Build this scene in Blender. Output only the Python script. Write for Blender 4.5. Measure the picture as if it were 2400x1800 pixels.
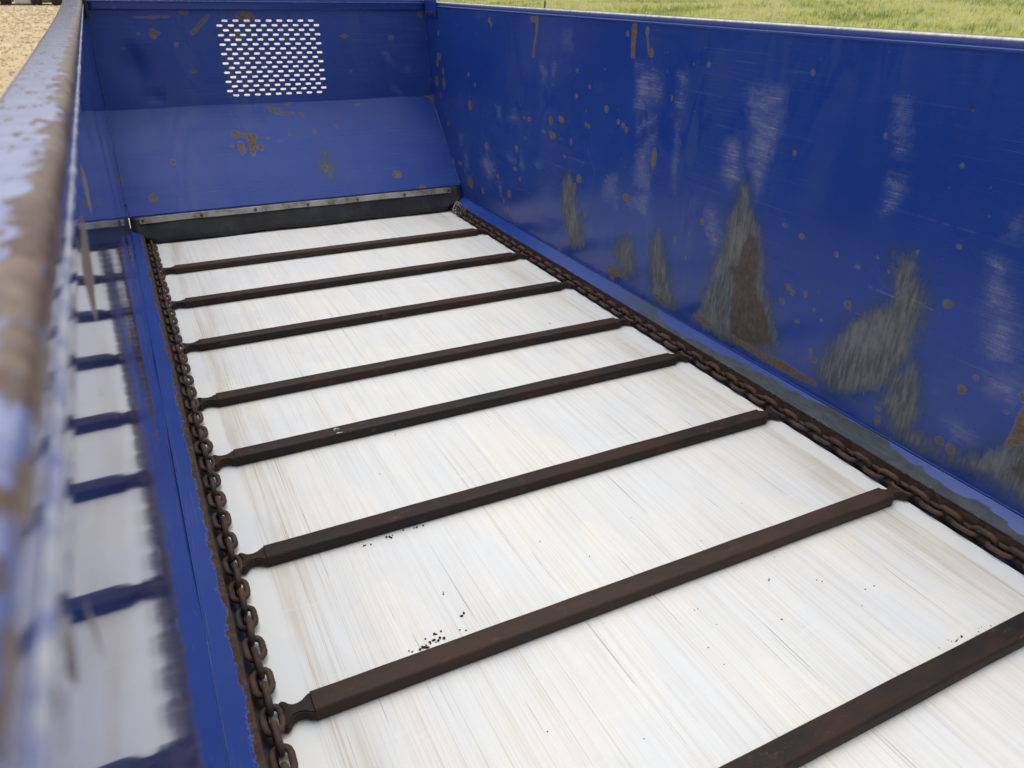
import bpy, bmesh, math, random
import numpy as np
from mathutils import Vector, Matrix, noise as mnoise

random.seed(7)
rng = np.random.default_rng(7)
R = math.radians
scene = bpy.context.scene
for o in list(bpy.data.objects):
    bpy.data.objects.remove(o)

# ------------------------------------------------------------------ camera
cam_d = bpy.data.cameras.new('camera')
cam = bpy.data.objects.new('camera', cam_d)
scene.collection.objects.link(cam)
cr = Vector((0.89455394, -0.44669868, 0.0152818))
cu = Vector((0.19607111, 0.42291603, 0.8847023))
cd = Vector((0.40165827, 0.78841761, -0.46590591))
m = Matrix((cr, cu, -cd)).transposed().to_4x4()
m.translation = Vector((-0.1241, 0.0, 1.3041))
cam.matrix_world = m
cam_d.sensor_width = 36.0
cam_d.lens = 1767.77 / 2400 * 36
cam_d.clip_start = 0.01
cam_d.clip_end = 2000
cam_d.dof.use_dof = True
cam_d.dof.focus_distance = 2.3
cam_d.dof.aperture_fstop = 6.9
scene.camera = cam

# ------------------------------------------------------------------ sky, sun, exposure
SUN_EL, SUN_AZ = R(78), R(0)          # azimuth measured from +y (ahead) towards +x (right)
world = bpy.data.worlds.new('World')
scene.world = world
world.use_nodes = True
wt = world.node_tree
bg = wt.nodes['Background']
sky = wt.nodes.new('ShaderNodeTexSky')
sky.sky_type = 'NISHITA'
sky.sun_disc = False
sky.sun_elevation = SUN_EL
sky.sun_rotation = SUN_AZ
sky.dust_density = 5.0
sky.ozone_density = 1.0
hs = wt.nodes.new('ShaderNodeHueSaturation')
hs.inputs['Saturation'].default_value = 0.16
wt.links.new(sky.outputs[0], hs.inputs['Color'])
wt.links.new(hs.outputs[0], bg.inputs[0])
bg.inputs[1].default_value = 0.15
sun_d = bpy.data.lights.new('sun', 'SUN')
sun_d.energy = 0.5
sun_d.angle = R(90)
sun_d.color = (1.0, 0.95, 0.86)
sun = bpy.data.objects.new('sun', sun_d)
scene.collection.objects.link(sun)
sdir = Vector((math.sin(SUN_AZ) * math.cos(SUN_EL), math.cos(SUN_AZ) * math.cos(SUN_EL), math.sin(SUN_EL)))
sun.rotation_euler = sdir.to_track_quat('Z', 'Y').to_euler()
sun.location = sdir * 30
scene.view_settings.view_transform = 'Standard'
scene.view_settings.look = 'None'
scene.view_settings.gamma = 1.0
scene.view_settings.exposure = 0.24
scene.render.engine = 'CYCLES'

# ------------------------------------------------------------------ wear and painted sun dapples on the sheet metal: outlines in metres on each sheet
# side sheet: (along the bed, height); front sheet: (across, height); chute sheet: (across, distance down the slope)
DOTS= [(4.981,0.748,0.03,0.029),(4.867,0.818,0.018,0.022),(4.863,0.744,0.021,0.035),(4.447,0.838,0.015,0.011),(4.354,0.79,0.009,0.011),(4.932,0.667,0.015,0.01),(4.429,0.666,0.028,0.027),(4.8,0.505,0.021,0.016),(3.678,0.69,0.017,0.01),(3.733,0.687,0.009,0.006),(3.441,0.716,0.019,0.02),(3.338,0.736,0.026,0.014),(3.512,0.652,0.014,0.009),(3.422,0.648,0.03,0.017),(3.239,0.647,0.012,0.012),(3.205,0.859,0.011,0.01),(3.099,0.91,0.008,0.008),(3.209,0.969,0.009,0.008),(4.192,0.464,0.026,0.021),(3.817,0.515,0.016,0.019),(3.299,0.568,0.015,0.007),(3.111,0.744,0.012,0.008),(3.086,0.741,0.009,0.01),(3.72,0.588,0.008,0.006),(3.827,0.403,0.02,0.01),(4.041,0.319,0.018,0.011),(3.767,0.36,0.014,0.012),(3.147,0.488,0.021,0.019),(3.179,0.435,0.01,0.025),(4.252,0.186,0.017,0.02),(3.894,0.249,0.02,0.022),(3.963,0.196,0.012,0.017),(3.918,0.149,0.016,0.023),(3.78,0.123,0.01,0.009),(3.064,0.339,0.013,0.015),(3.071,0.274,0.009,0.009),(4.607,0.287,0.024,0.013),(4.441,0.2,0.03,0.039),(4.489,0.203,0.013,0.033),(4.716,0.277,0.018,0.02),(5.066,0.633,0.029,0.023),(4.167,1.141,0.014,0.013),(4.143,1.117,0.009,0.011),(4.931,1.036,0.016,0.013),(4.936,0.9,0.03,0.021),(4.966,0.857,0.022,0.023),(3.649,1.165,0.03,0.013),(3.897,1.189,0.027,0.007),(2.695,1.158,0.012,0.014),(2.656,1.082,0.014,0.016),(2.83,1.141,0.01,0.009),(2.576,0.69,0.016,0.038),(2.953,0.834,0.015,0.014),(2.852,0.793,0.011,0.009),(2.497,0.932,0.005,0.008),(2.304,1.068,0.008,0.007),(3.111,0.744,0.011,0.009),(2.594,0.912,0.007,0.006),(2.812,0.785,0.011,0.01),(2.787,0.77,0.011,0.01),(2.746,0.49,0.025,0.017),(3.066,0.336,0.013,0.014),(3.071,0.272,0.011,0.01),(3.237,0.147,0.01,0.01),(3.296,0.1,0.015,0.016),(2.801,0.104,0.018,0.015),(2.376,0.408,0.008,0.007),(2.376,0.391,0.008,0.007),(2.292,0.45,0.006,0.006),(2.184,0.479,0.008,0.006),(2.138,0.48,0.011,0.007),(2.224,0.516,0.012,0.011),(2.298,0.349,0.007,0.007),(2.119,0.321,0.009,0.008),(1.813,0.61,0.006,0.005),(1.733,0.594,0.009,0.008),(1.584,0.574,0.007,0.007),(1.745,0.413,0.01,0.01),(1.724,0.4,0.007,0.009),(1.671,0.414,0.008,0.01),(1.761,0.356,0.011,0.01),(1.623,0.375,0.005,0.005),(1.689,0.308,0.004,0.004),(1.677,0.312,0.006,0.006),(1.587,0.351,0.005,0.005),(1.503,0.437,0.012,0.011),(1.44,0.609,0.004,0.004),(1.5,0.562,0.007,0.006),(1.204,0.711,0.006,0.005),(1.19,0.552,0.012,0.011),(1.342,0.523,0.007,0.008),(1.392,0.581,0.003,0.003),(1.319,0.662,0.004,0.005),(1.602,0.233,0.007,0.009),(1.582,0.21,0.014,0.008),(1.309,0.161,0.009,0.006),(1.3,0.123,0.008,0.014),(1.097,0.164,0.012,0.011),(1.06,0.157,0.014,0.013),(1.082,0.339,0.012,0.012),(1.056,0.387,0.007,0.007),(0.953,0.334,0.006,0.004),(1.817,1.085,0.007,0.008),(1.83,0.843,0.007,0.007),(1.983,0.811,0.007,0.007),(1.508,0.949,0.004,0.007),(1.26,0.911,0.005,0.003),(2.224,0.517,0.01,0.011),(1.732,0.594,0.009,0.009),(1.205,0.711,0.006,0.005),(1.586,0.577,0.007,0.007),(1.812,0.61,0.007,0.005),(2.303,1.068,0.008,0.008)]
RUSTP= [[(2.802,1.186),(2.769,1.186),(2.766,1.145),(2.772,1.114),(2.769,1.055),(2.796,1.055),(2.801,1.112)],[(2.7,1.148),(2.689,1.147),(2.667,1.074),(2.675,1.073)],[(3.626,1.192),(3.599,1.191),(3.601,1.104),(3.632,1.029),(3.634,0.991),(3.655,0.99),(3.649,1.028),(3.625,1.103)],[(2.855,0.142),(2.805,0.158),(2.735,0.155),(2.671,0.141),(2.689,0.126),(2.748,0.126),(2.781,0.11),(2.817,0.119)],[(1.977,0.145),(1.841,0.138),(1.714,0.148),(1.61,0.139),(1.559,0.14),(1.546,0.126),(1.632,0.115),(1.771,0.111),(1.949,0.122)],[(0.93,0.41),(0.937,0.397),(0.927,0.379),(0.918,0.377)],[(0.903,0.376),(0.916,0.369),(0.922,0.344),(0.921,0.308),(0.925,0.261),(0.929,0.246),(0.915,0.241),(0.905,0.26),(0.871,0.282)],[(2.477,0.134),(2.433,0.14),(2.371,0.116),(2.397,0.101)],[(2.213,0.134),(2.145,0.151),(2.081,0.141),(2.108,0.121)]]
PRIM= [[(3.299,0.451),(3.247,0.496),(3.205,0.47),(3.16,0.369),(3.096,0.283),(3.066,0.183),(3.161,0.139),(3.252,0.232),(3.3,0.294)],[(2.771,0.282),(2.725,0.309),(2.668,0.306),(2.641,0.209),(2.621,0.163),(2.694,0.158),(2.773,0.178),(2.793,0.226)],[(2.522,0.352),(2.488,0.41),(2.46,0.369),(2.429,0.316),(2.395,0.246),(2.347,0.18),(2.309,0.125),(2.397,0.101),(2.475,0.126),(2.519,0.224)],[(2.047,0.69),(2.012,0.697),(1.988,0.638),(1.917,0.557),(1.873,0.458),(1.861,0.385),(1.779,0.279),(1.753,0.206),(1.751,0.175),(1.849,0.137),(2.013,0.107),(2.139,0.118),(2.195,0.141),(2.156,0.2),(2.168,0.261),(2.113,0.321),(2.122,0.36),(2.106,0.426),(2.084,0.511),(2.082,0.578),(2.048,0.623)],[(1.38,0.632),(1.336,0.645),(1.309,0.614),(1.293,0.592),(1.249,0.536),(1.247,0.499),(1.252,0.459),(1.261,0.41),(1.253,0.35),(1.285,0.288),(1.299,0.25),(1.405,0.169),(1.457,0.144),(1.518,0.145),(1.55,0.18),(1.554,0.213),(1.522,0.287),(1.497,0.348),(1.47,0.401),(1.413,0.447),(1.376,0.484),(1.348,0.5),(1.363,0.575),(1.384,0.597),(1.365,0.606)],[(1.305,0.276),(1.236,0.353),(1.201,0.289),(1.185,0.219),(1.182,0.157),(1.067,0.132),(0.967,0.187),(0.939,0.237),(0.889,0.29),(0.811,0.279),(0.757,0.123),(0.832,0.121),(0.927,0.135),(1.064,0.123),(1.2,0.109),(1.263,0.135),(1.301,0.186),(1.296,0.227)]]
BROWN= [[(1.976,0.541),(1.924,0.54),(1.899,0.502),(1.889,0.415),(1.882,0.343),(1.84,0.319),(1.798,0.252),(1.774,0.197),(1.802,0.161),(1.923,0.122),(1.968,0.117),(1.996,0.216),(1.997,0.299),(2.002,0.346),(2.04,0.386),(1.993,0.428),(1.988,0.477)],[(0.894,0.191),(0.869,0.23),(0.838,0.244),(0.819,0.189),(0.85,0.174)]]
SUN_DAPPLES= [[(2.769,1.049),(2.724,1.037),(2.604,1.028),(2.567,1.006),(2.562,0.904),(2.645,0.866),(2.721,0.836),(2.746,0.881)],[(2.715,0.799),(2.582,0.862),(2.578,0.839),(2.634,0.799),(2.709,0.763)],[(2.649,0.76),(2.577,0.796),(2.576,0.748),(2.618,0.724),(2.602,0.656),(2.585,0.55),(2.699,0.555),(2.708,0.614),(2.7,0.659),(2.691,0.699)],[(2.473,1.025),(2.419,1.034),(2.417,0.958),(2.425,0.902),(2.484,0.875),(2.46,0.953)],[(2.458,0.845),(2.427,0.849),(2.417,0.731),(2.414,0.591),(2.44,0.606),(2.453,0.744)],[(2.926,0.537),(2.829,0.571),(2.804,0.425),(2.914,0.451)],[(2.755,0.455),(2.678,0.518),(2.596,0.528),(2.581,0.439),(2.73,0.452)],[(2.085,1.022),(1.911,1.036),(1.903,0.923),(1.919,0.848),(1.93,0.744),(1.962,0.658),(2.003,0.702),(2.046,0.852)],[(2.161,0.833),(2.095,0.865),(2.035,0.706),(2.073,0.66),(2.148,0.699)],[(2.218,0.575),(2.15,0.591),(2.086,0.456),(2.137,0.405),(2.199,0.484)],[(1.473,0.846),(1.412,0.85),(1.405,0.809),(1.434,0.749),(1.46,0.729)],[(1.509,1.054),(1.462,1.047),(1.421,0.911),(1.469,0.903)],[(1.118,0.705),(1.088,0.714),(1.065,0.686),(1.037,0.635),(1.008,0.589),(0.979,0.527),(0.973,0.46),(1.041,0.445),(1.073,0.489),(1.095,0.557),(1.103,0.626)],[(1.1,0.817),(1.067,0.817),(1.05,0.768),(1.092,0.767)],[(1.471,0.834),(1.422,0.841),(1.406,0.79),(1.43,0.755),(1.456,0.757)],[(3.934,0.652),(3.872,0.687),(3.842,0.723),(3.808,0.664)],[(4.068,0.711),(4.021,0.706),(3.999,0.643),(4.046,0.642)],[(3.572,0.966),(3.503,0.972),(3.495,0.864),(3.545,0.897)],[(3.457,0.976),(3.412,0.979),(3.429,0.89)],[(4.296,0.355),(4.177,0.431),(4.049,0.348),(4.119,0.274),(4.236,0.305)],[(4.542,0.361),(4.493,0.363),(4.471,0.278),(4.537,0.258)],[(3.929,0.463),(3.838,0.468),(3.812,0.44),(3.902,0.44)],[(3.765,0.509),(3.718,0.419),(3.773,0.425)],[(3.607,0.478),(3.528,0.498),(3.525,0.457)],[(4.048,0.283),(3.999,0.287),(3.97,0.215),(4.005,0.214)],[(4.612,0.469),(4.546,0.473),(4.573,0.406),(4.606,0.413)],[(3.357,1.123),(3.281,1.123),(3.255,1.047),(3.342,1.067)],[(1.111,0.235),(1.064,0.25),(1.006,0.222),(1.001,0.188),(1.059,0.195)],[(1.035,0.412),(1.006,0.437),(0.948,0.464),(0.93,0.413),(0.938,0.36),(1.007,0.354)]]  # right wall: patches of sunlight, painted as pale scratched zones
SCR= [[(1.411,0.759),(1.172,0.758)],[(1.441,0.517),(1.352,0.515)],[(1.301,0.53),(1.201,0.518)],[(3.092,0.652),(3.058,0.598),(3.013,0.564),(3.009,0.532)],[(2.413,0.97),(2.194,0.969)],[(2.674,1.015),(2.654,0.904),(2.633,0.815),(2.617,0.716),(2.595,0.599),(2.589,0.549)],[(2.593,0.554),(2.582,0.443),(2.546,0.276)],[(3.484,0.507),(3.165,0.513)],[(3.259,0.573),(3.095,0.57)],[(3.334,0.733),(3.246,0.734)],[(3.388,0.642),(3.306,0.646)],[(4.134,0.456),(4.049,0.354)],[(4.26,0.15),(4.004,0.159)],[(3.249,0.575),(3.241,0.487)],[(3.806,0.296),(3.682,0.32)],[(2.758,0.525),(2.595,0.523)],[(2.715,0.349),(2.65,0.343)],[(1.492,0.422),(1.439,0.424)],[(1.449,0.519),(1.353,0.513)]]
FDOTS= [(0.163,1.036,0.021,0.025),(0.195,1.045,0.01,0.01),(0.089,1.035,0.008,0.009),(0.277,0.978,0.017,0.013),(0.344,1.146,0.023,0.011),(0.342,0.84,0.019,0.012),(0.682,1.126,0.049,0.025),(-0.002,0.96,0.008,0.008),(0.622,1.019,0.018,0.025),(1.025,1.202,0.019,0.007),(1.785,1.144,0.013,0.027),(1.266,1.016,0.026,0.012),(1.573,1.001,0.025,0.013),(1.285,0.812,0.008,0.009),(0.169,1.119,0.011,0.008),(0.194,1.123,0.01,0.006),(0.234,1.124,0.024,0.006),(0.122,1.121,0.032,0.004)]
FRUST= [[(0.358,1.034),(0.468,1.135),(0.482,1.131),(0.468,1.11),(0.378,1.028),(0.36,1.022)]]
FABR= [[(1.511,0.924),(1.552,0.905),(1.584,0.83),(1.549,0.859)],[(1.53,0.723),(1.582,0.707),(1.611,0.658),(1.559,0.679)],[(1.631,0.82),(1.684,0.814),(1.673,0.8)],[(1.34,1.187),(1.449,1.192),(1.452,1.17),(1.348,1.174)]]
SDOTS= [(0.504,0.209,0.023,0.026),(0.551,0.22,0.019,0.017),(0.596,0.239,0.029,0.03),(0.586,0.288,0.021,0.053),(0.578,0.341,0.011,0.023),(0.519,0.307,0.019,0.042),(0.468,0.286,0.012,0.013),(0.63,0.313,0.016,0.023),(0.754,0.056,0.017,0.018),(0.735,0.027,0.007,0.009),(0.79,0.053,0.013,0.016),(0.83,0.083,0.047,0.009),(0.927,0.097,0.015,0.016),(0.856,0.013,0.015,0.016),(-0.021,0.59,0.022,0.025),(0.123,0.368,0.011,0.018),(-0.165,0.459,0.011,0.027),(0.685,0.249,0.009,0.011),(0.819,0.232,0.009,0.011),(0.977,0.223,0.011,0.016),(1.122,0.197,0.012,0.011),(0.749,0.273,0.007,0.009),(-0.237,0.237,0.006,0.008),(1.417,0.578,0.028,0.027),(1.802,0.001,0.026,0.012),(1.822,0.027,0.015,0.029),(1.557,0.689,0.02,0.018),(1.299,0.047,0.014,0.009)]
SPRIM= [[(0.965,0.435),(1.005,0.427),(1.027,0.496),(1.001,0.559),(0.965,0.512),(0.945,0.477)],[(0.98,0.375),(1.016,0.384),(1.001,0.405)]]
LRUST= [[(0.787,1.161),(0.838,1.135),(0.797,1.118),(0.751,1.12),(0.733,1.136),(0.732,1.152)],[(0.595,1.161),(0.606,1.15),(0.566,1.129),(0.514,1.122),(0.493,1.119),(0.475,1.134),(0.474,1.149),(0.484,1.159)],[(0.167,1.17),(0.177,1.162),(0.175,1.155),(0.162,1.151),(0.157,1.157),(0.159,1.164)],[(0.198,1.148),(0.204,1.141),(0.206,1.132),(0.206,1.122),(0.2,1.124),(0.201,1.133)]]
CRUMBS= [(0.24,1.554),(0.263,1.554),(0.301,1.558),(0.313,1.56),(0.321,1.561),(0.35,1.566),(0.385,1.565),(0.396,1.565),(0.412,1.56),(0.429,1.57),(0.378,1.214),(0.294,1.195),(0.296,1.185),(0.315,1.188),(0.3,1.169),(0.294,1.168),(0.306,1.171),(0.282,1.171),(0.255,1.166),(0.262,1.164),(0.272,1.162),(0.227,1.164),(0.364,1.303),(0.358,1.173),(0.272,1.189),(1.302,0.663),(1.347,0.661),(1.359,0.658),(1.368,0.657),(1.378,0.657),(1.416,0.649),(1.445,0.653),(1.471,0.649),(1.428,0.653),(1.182,1.058),(1.125,1.172),(1.063,1.189),(1.113,0.994),(0.883,0.996),(0.897,0.938),(0.836,0.886),(1.041,0.882),(1.259,0.833),(1.224,0.936),(1.332,0.869),(0.839,0.84),(0.744,2.443),(0.499,2.048),(0.887,2.221),(1.404,2.646)]

# ------------------------------------------------------------------ helpers: nodes
class NT:
    def __init__(s, name):
        s.mat = bpy.data.materials.new(name)
        s.mat.use_nodes = True
        s.t = s.mat.node_tree
        s.b = s.t.nodes['Principled BSDF']
        tc = s.t.nodes.new('ShaderNodeTexCoord')
        s.obj = tc.outputs['Object']
        s.gen = tc.outputs['Generated']
    def n(s, typ, **kw):
        nd = s.t.nodes.new(typ)
        for k, v in kw.items():
            setattr(nd, k, v)
        return nd
    def put(s, sock, v):
        if isinstance(v, bpy.types.NodeSocket):
            s.t.links.new(v, sock)
        elif isinstance(v, tuple) and len(v) == 3 and sock.type == 'RGBA':
            sock.default_value = (*v, 1)
        else:
            sock.default_value = v
    def math(s, op, a, b=0.0, c=None, clamp=False):
        nd = s.n('ShaderNodeMath', operation=op, use_clamp=clamp)
        s.put(nd.inputs[0], a); s.put(nd.inputs[1], b)
        if c is not None: s.put(nd.inputs[2], c)
        return nd.outputs[0]
    def noise(s, scale=(1, 1, 1), detail=3.0, rough=0.55, dist=0.0, off=(0, 0, 0), src=None, out='Fac'):
        mp = s.n('ShaderNodeMapping')
        s.put(mp.inputs['Vector'], src or s.obj)
        mp.inputs['Scale'].default_value = scale
        mp.inputs['Location'].default_value = off
        nd = s.n('ShaderNodeTexNoise')
        s.t.links.new(mp.outputs[0], nd.inputs['Vector'])
        nd.inputs['Scale'].default_value = 1.0
        nd.inputs['Detail'].default_value = detail
        nd.inputs['Roughness'].default_value = rough
        nd.inputs['Distortion'].default_value = dist
        return nd.outputs[out]
    def step(s, v, lo, hi, a=0.0, b=1.0):
        nd = s.n('ShaderNodeMapRange', interpolation_type='SMOOTHSTEP')
        s.put(nd.inputs['Value'], v)
        s.put(nd.inputs['From Min'], lo); s.put(nd.inputs['From Max'], hi)
        s.put(nd.inputs['To Min'], a); s.put(nd.inputs['To Max'], b)
        return nd.outputs[0]
    def mix(s, f, a, b):
        nd = s.n('ShaderNodeMix', data_type='RGBA')
        s.put(nd.inputs[0], f); s.put(nd.inputs[6], a); s.put(nd.inputs[7], b)
        return nd.outputs[2]
    def mixf(s, f, a, b):
        nd = s.n('ShaderNodeMix', data_type='FLOAT')
        s.put(nd.inputs[0], f); s.put(nd.inputs[2], a); s.put(nd.inputs[3], b)
        return nd.outputs[0]
    def attr(s, name):
        nd = s.n('ShaderNodeAttribute', attribute_name=name)
        return nd.outputs['Fac']
    def xyz(s):
        nd = s.n('ShaderNodeSeparateXYZ')
        s.t.links.new(s.obj, nd.inputs[0])
        return nd.outputs
    def bump(s, h, strength=0.3, dist=0.002):
        nd = s.n('ShaderNodeBump')
        nd.inputs['Strength'].default_value = strength
        nd.inputs['Distance'].default_value = dist
        s.put(nd.inputs['Height'], h)
        s.t.links.new(nd.outputs[0], s.b.inputs['Normal'])
    def fin(s, col, rough, metal=0.0, spec=0.5):
        s.put(s.b.inputs['Base Color'], col)
        s.put(s.b.inputs['Roughness'], rough)
        s.put(s.b.inputs['Metallic'], metal)
        s.put(s.b.inputs['Specular IOR Level'], spec)
        return s.mat

BLUE = (0.0085, 0.042, 0.262)
BLUE2 = (0.0125, 0.053, 0.305)
RUST = (0.110, 0.073, 0.052)
RUST2 = (0.190, 0.140, 0.104)
PRIMER = (0.072, 0.092, 0.10)

def blue_nodes(s, grain=(0.6, 0.6, 0.6)):
    a = s.noise((1.7 * grain[0], 1.7 * grain[1], 1.7 * grain[2]), 4, 0.6)
    col = s.mix(s.step(a, 0.32, 0.68), BLUE, BLUE2)
    d = s.noise((9, 9, 9), 6, 0.7, off=(3, 1, 8))
    col = s.mix(s.step(d, 0.42, 0.85, 0, 0.12), col, (0.10, 0.13, 0.25))       # dust film
    e = s.noise((130, 130, 130), 4, 0.7, off=(1, 8, 2))
    col = s.mix(s.step(e, 0.35, 0.75, 0, 0.12), col, (0.05, 0.08, 0.25))       # fine bloom
    g = s.noise((48, 48, 48), 5, 0.75, off=(7, 2, 2))
    col = s.mix(s.step(g, 0.62, 0.78, 0, 0.45), col, (0.012, 0.034, 0.17))
    return col

def rust_nodes(s, sc=1.0):
    a = s.noise((70 * sc,) * 3, 6, 0.7, off=(5, 5, 5))
    c = s.mix(s.step(a, 0.35, 0.7), RUST, RUST2)
    b = s.noise((260 * sc,) * 3, 3, 0.6)
    return s.mix(s.step(b, 0.58, 0.75, 0, 0.6), c, (0.05, 0.032, 0.024))

def sheet_paint(name, along, up, rough=0.22, mirror=False, spec=0.5):
    """Worn blue paint; 'along' and 'up' are the axes (0..2) of the scratch direction and its normal on the sheet."""
    s = NT(name)
    def sc(al, u, other=6.0):
        v = [other] * 3; v[along] = al; v[up] = u
        return tuple(v)
    col = blue_nodes(s)
    # long fine scratches everywhere
    fine = s.noise(sc(2.5, 330), 3, 0.6)
    patch = s.noise(sc(1.6, 2.6), 3, 0.6, off=(9, 2, 4))
    f = s.math('MULTIPLY', s.step(fine, 0.55, 0.72), s.step(patch, 0.38, 0.68, 0.05, 0.42))
    col = s.mix(f, col, (0.15, 0.175, 0.27))
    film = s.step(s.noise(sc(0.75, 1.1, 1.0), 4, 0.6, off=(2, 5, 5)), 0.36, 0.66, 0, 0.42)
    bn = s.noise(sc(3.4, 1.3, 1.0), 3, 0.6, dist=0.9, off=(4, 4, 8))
    branch_shade = s.step(s.math('ABSOLUTE', s.math('SUBTRACT', bn, 0.5)), 0.012, 0.055)  # dark branch-shadow lines painted into the pale film
    film = s.math('MULTIPLY', film, branch_shade)
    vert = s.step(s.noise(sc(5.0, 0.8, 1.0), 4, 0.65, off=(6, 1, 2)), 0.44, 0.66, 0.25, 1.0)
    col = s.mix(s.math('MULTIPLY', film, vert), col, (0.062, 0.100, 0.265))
    # rubbed zones, and the right wall's sun dapples painted pale
    ab = s.attr('abrade_dapple')
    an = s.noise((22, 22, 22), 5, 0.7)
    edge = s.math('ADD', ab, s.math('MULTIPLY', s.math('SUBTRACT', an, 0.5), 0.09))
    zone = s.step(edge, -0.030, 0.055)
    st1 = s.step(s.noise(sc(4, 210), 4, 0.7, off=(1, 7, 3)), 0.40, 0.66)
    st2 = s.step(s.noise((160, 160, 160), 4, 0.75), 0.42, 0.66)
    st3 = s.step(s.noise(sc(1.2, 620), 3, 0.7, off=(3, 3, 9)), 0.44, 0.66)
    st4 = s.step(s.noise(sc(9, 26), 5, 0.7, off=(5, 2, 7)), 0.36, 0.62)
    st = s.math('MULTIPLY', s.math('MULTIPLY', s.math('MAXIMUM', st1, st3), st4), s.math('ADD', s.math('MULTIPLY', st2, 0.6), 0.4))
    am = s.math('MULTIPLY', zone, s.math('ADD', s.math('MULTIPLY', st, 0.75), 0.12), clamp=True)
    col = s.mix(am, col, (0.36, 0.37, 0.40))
    # primer laid bare
    pr = s.attr('primer')
    pn = s.noise(sc(42, 20, 30), 6, 0.72, off=(2, 2, 2))
    pe = s.math('ADD', pr, s.math('MULTIPLY', s.math('SUBTRACT', pn, 0.5), 0.10))
    pm = s.step(pe, -0.018, 0.030)
    pv = s.noise(sc(95, 14, 40), 6, 0.72, off=(4, 9, 1))
    pc = s.mix(s.step(pv, 0.35, 0.7), (0.058, 0.070, 0.082), (0.165, 0.178, 0.188))
    pt = s.noise((7, 7, 7), 3, 0.6, off=(8, 8, 1))
    pc = s.mix(s.step(pt, 0.5, 0.75, 0, 0.7), pc, (0.200, 0.200, 0.195))
    halo = s.step(pe, -0.060, 0.010, 0, 0.6)
    col = s.mix(halo, col, (0.030, 0.052, 0.090))
    col = s.mix(pm, col, pc)
    # bare brown steel
    br = s.math('ADD', s.attr('brown'), s.math('MULTIPLY', s.math('SUBTRACT', pn, 0.5), 0.06))
    bm_ = s.step(br, -0.012, 0.016, 0, 0.96)
    bc = s.mix(s.step(s.noise((55, 55, 40), 5, 0.7), 0.35, 0.7), (0.062, 0.048, 0.042), (0.105, 0.082, 0.071))
    col = s.mix(bm_, col, bc)
    # single deep scratches
    sm = s.math('MULTIPLY', s.step(s.attr('scratch'), -0.0042, -0.0008), s.step(s.noise((45, 45, 45), 3, 0.7), 0.38, 0.55))  # scratches, and the left wall's painted reflection lines
    col = s.mix(s.math('MULTIPLY', sm, 0.30), col, (0.26, 0.28, 0.33))
    # rust
    ru = s.math('ADD', s.attr('rust'), s.math('MULTIPLY', s.math('SUBTRACT', s.noise((95, 95, 95), 5, 0.7), 0.5), 0.012))
    rm = s.step(ru, -0.0012, 0.0016)
    lip = s.math('SUBTRACT', s.step(ru, -0.0045, -0.001), rm)
    col = s.mix(s.math('MULTIPLY', lip, 0.25), col, (0.30, 0.29, 0.27))
    col = s.mix(rm, col, rust_nodes(s))
    # random tiny chips
    ch = s.noise((38, 38, 38), 2, 0.5, off=(11, 3, 7))
    cm = s.step(ch, 0.735, 0.765)
    col = s.mix(cm, col, RUST)
    bare = s.math('MAXIMUM', s.math('MAXIMUM', rm, pm), s.math('MAXIMUM', bm_, s.math('MAXIMUM', cm, am)))
    rr = s.mixf(bare, s.mixf(s.step(patch, 0.35, 0.7), rough, rough + (0.05 if mirror else 0.12)), 0.75)
    h = s.math('SUBTRACT', s.math('MULTIPLY', s.noise(sc(0.9, 9.0, 4.0), 2, 0.5), 0.5), s.math('MULTIPLY', bare, 0.22))
    h = s.math('ADD', h, s.math('MULTIPLY', s.noise((220, 220, 220), 3, 0.6), 0.0 if mirror else 0.05))
    s.bump(h, 0.22 if mirror else 0.35, 0.004 if mirror else 0.003)
    return s.fin(col, rr, 0.0, spec)

def plain_paint(name, rough=0.22, chips=0.72):
    s = NT(name)
    col = blue_nodes(s)
    f = s.step(s.noise((40, 3, 40), 4, 0.65), 0.6, 0.75, 0, 0.35)
    col = s.mix(f, col, (0.16, 0.18, 0.26))
    cm = s.step(s.noise((26, 14, 26), 5, 0.7, off=(3, 4, 1)), chips, chips + 0.02)
    col = s.mix(cm, col, rust_nodes(s))
    s.bump(s.math('SUBTRACT', s.noise((14, 2, 14), 3, 0.6), s.math('MULTIPLY', cm, 0.4)), 0.25, 0.003)
    return s.fin(col, s.mixf(cm, rough, 0.8))

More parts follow.
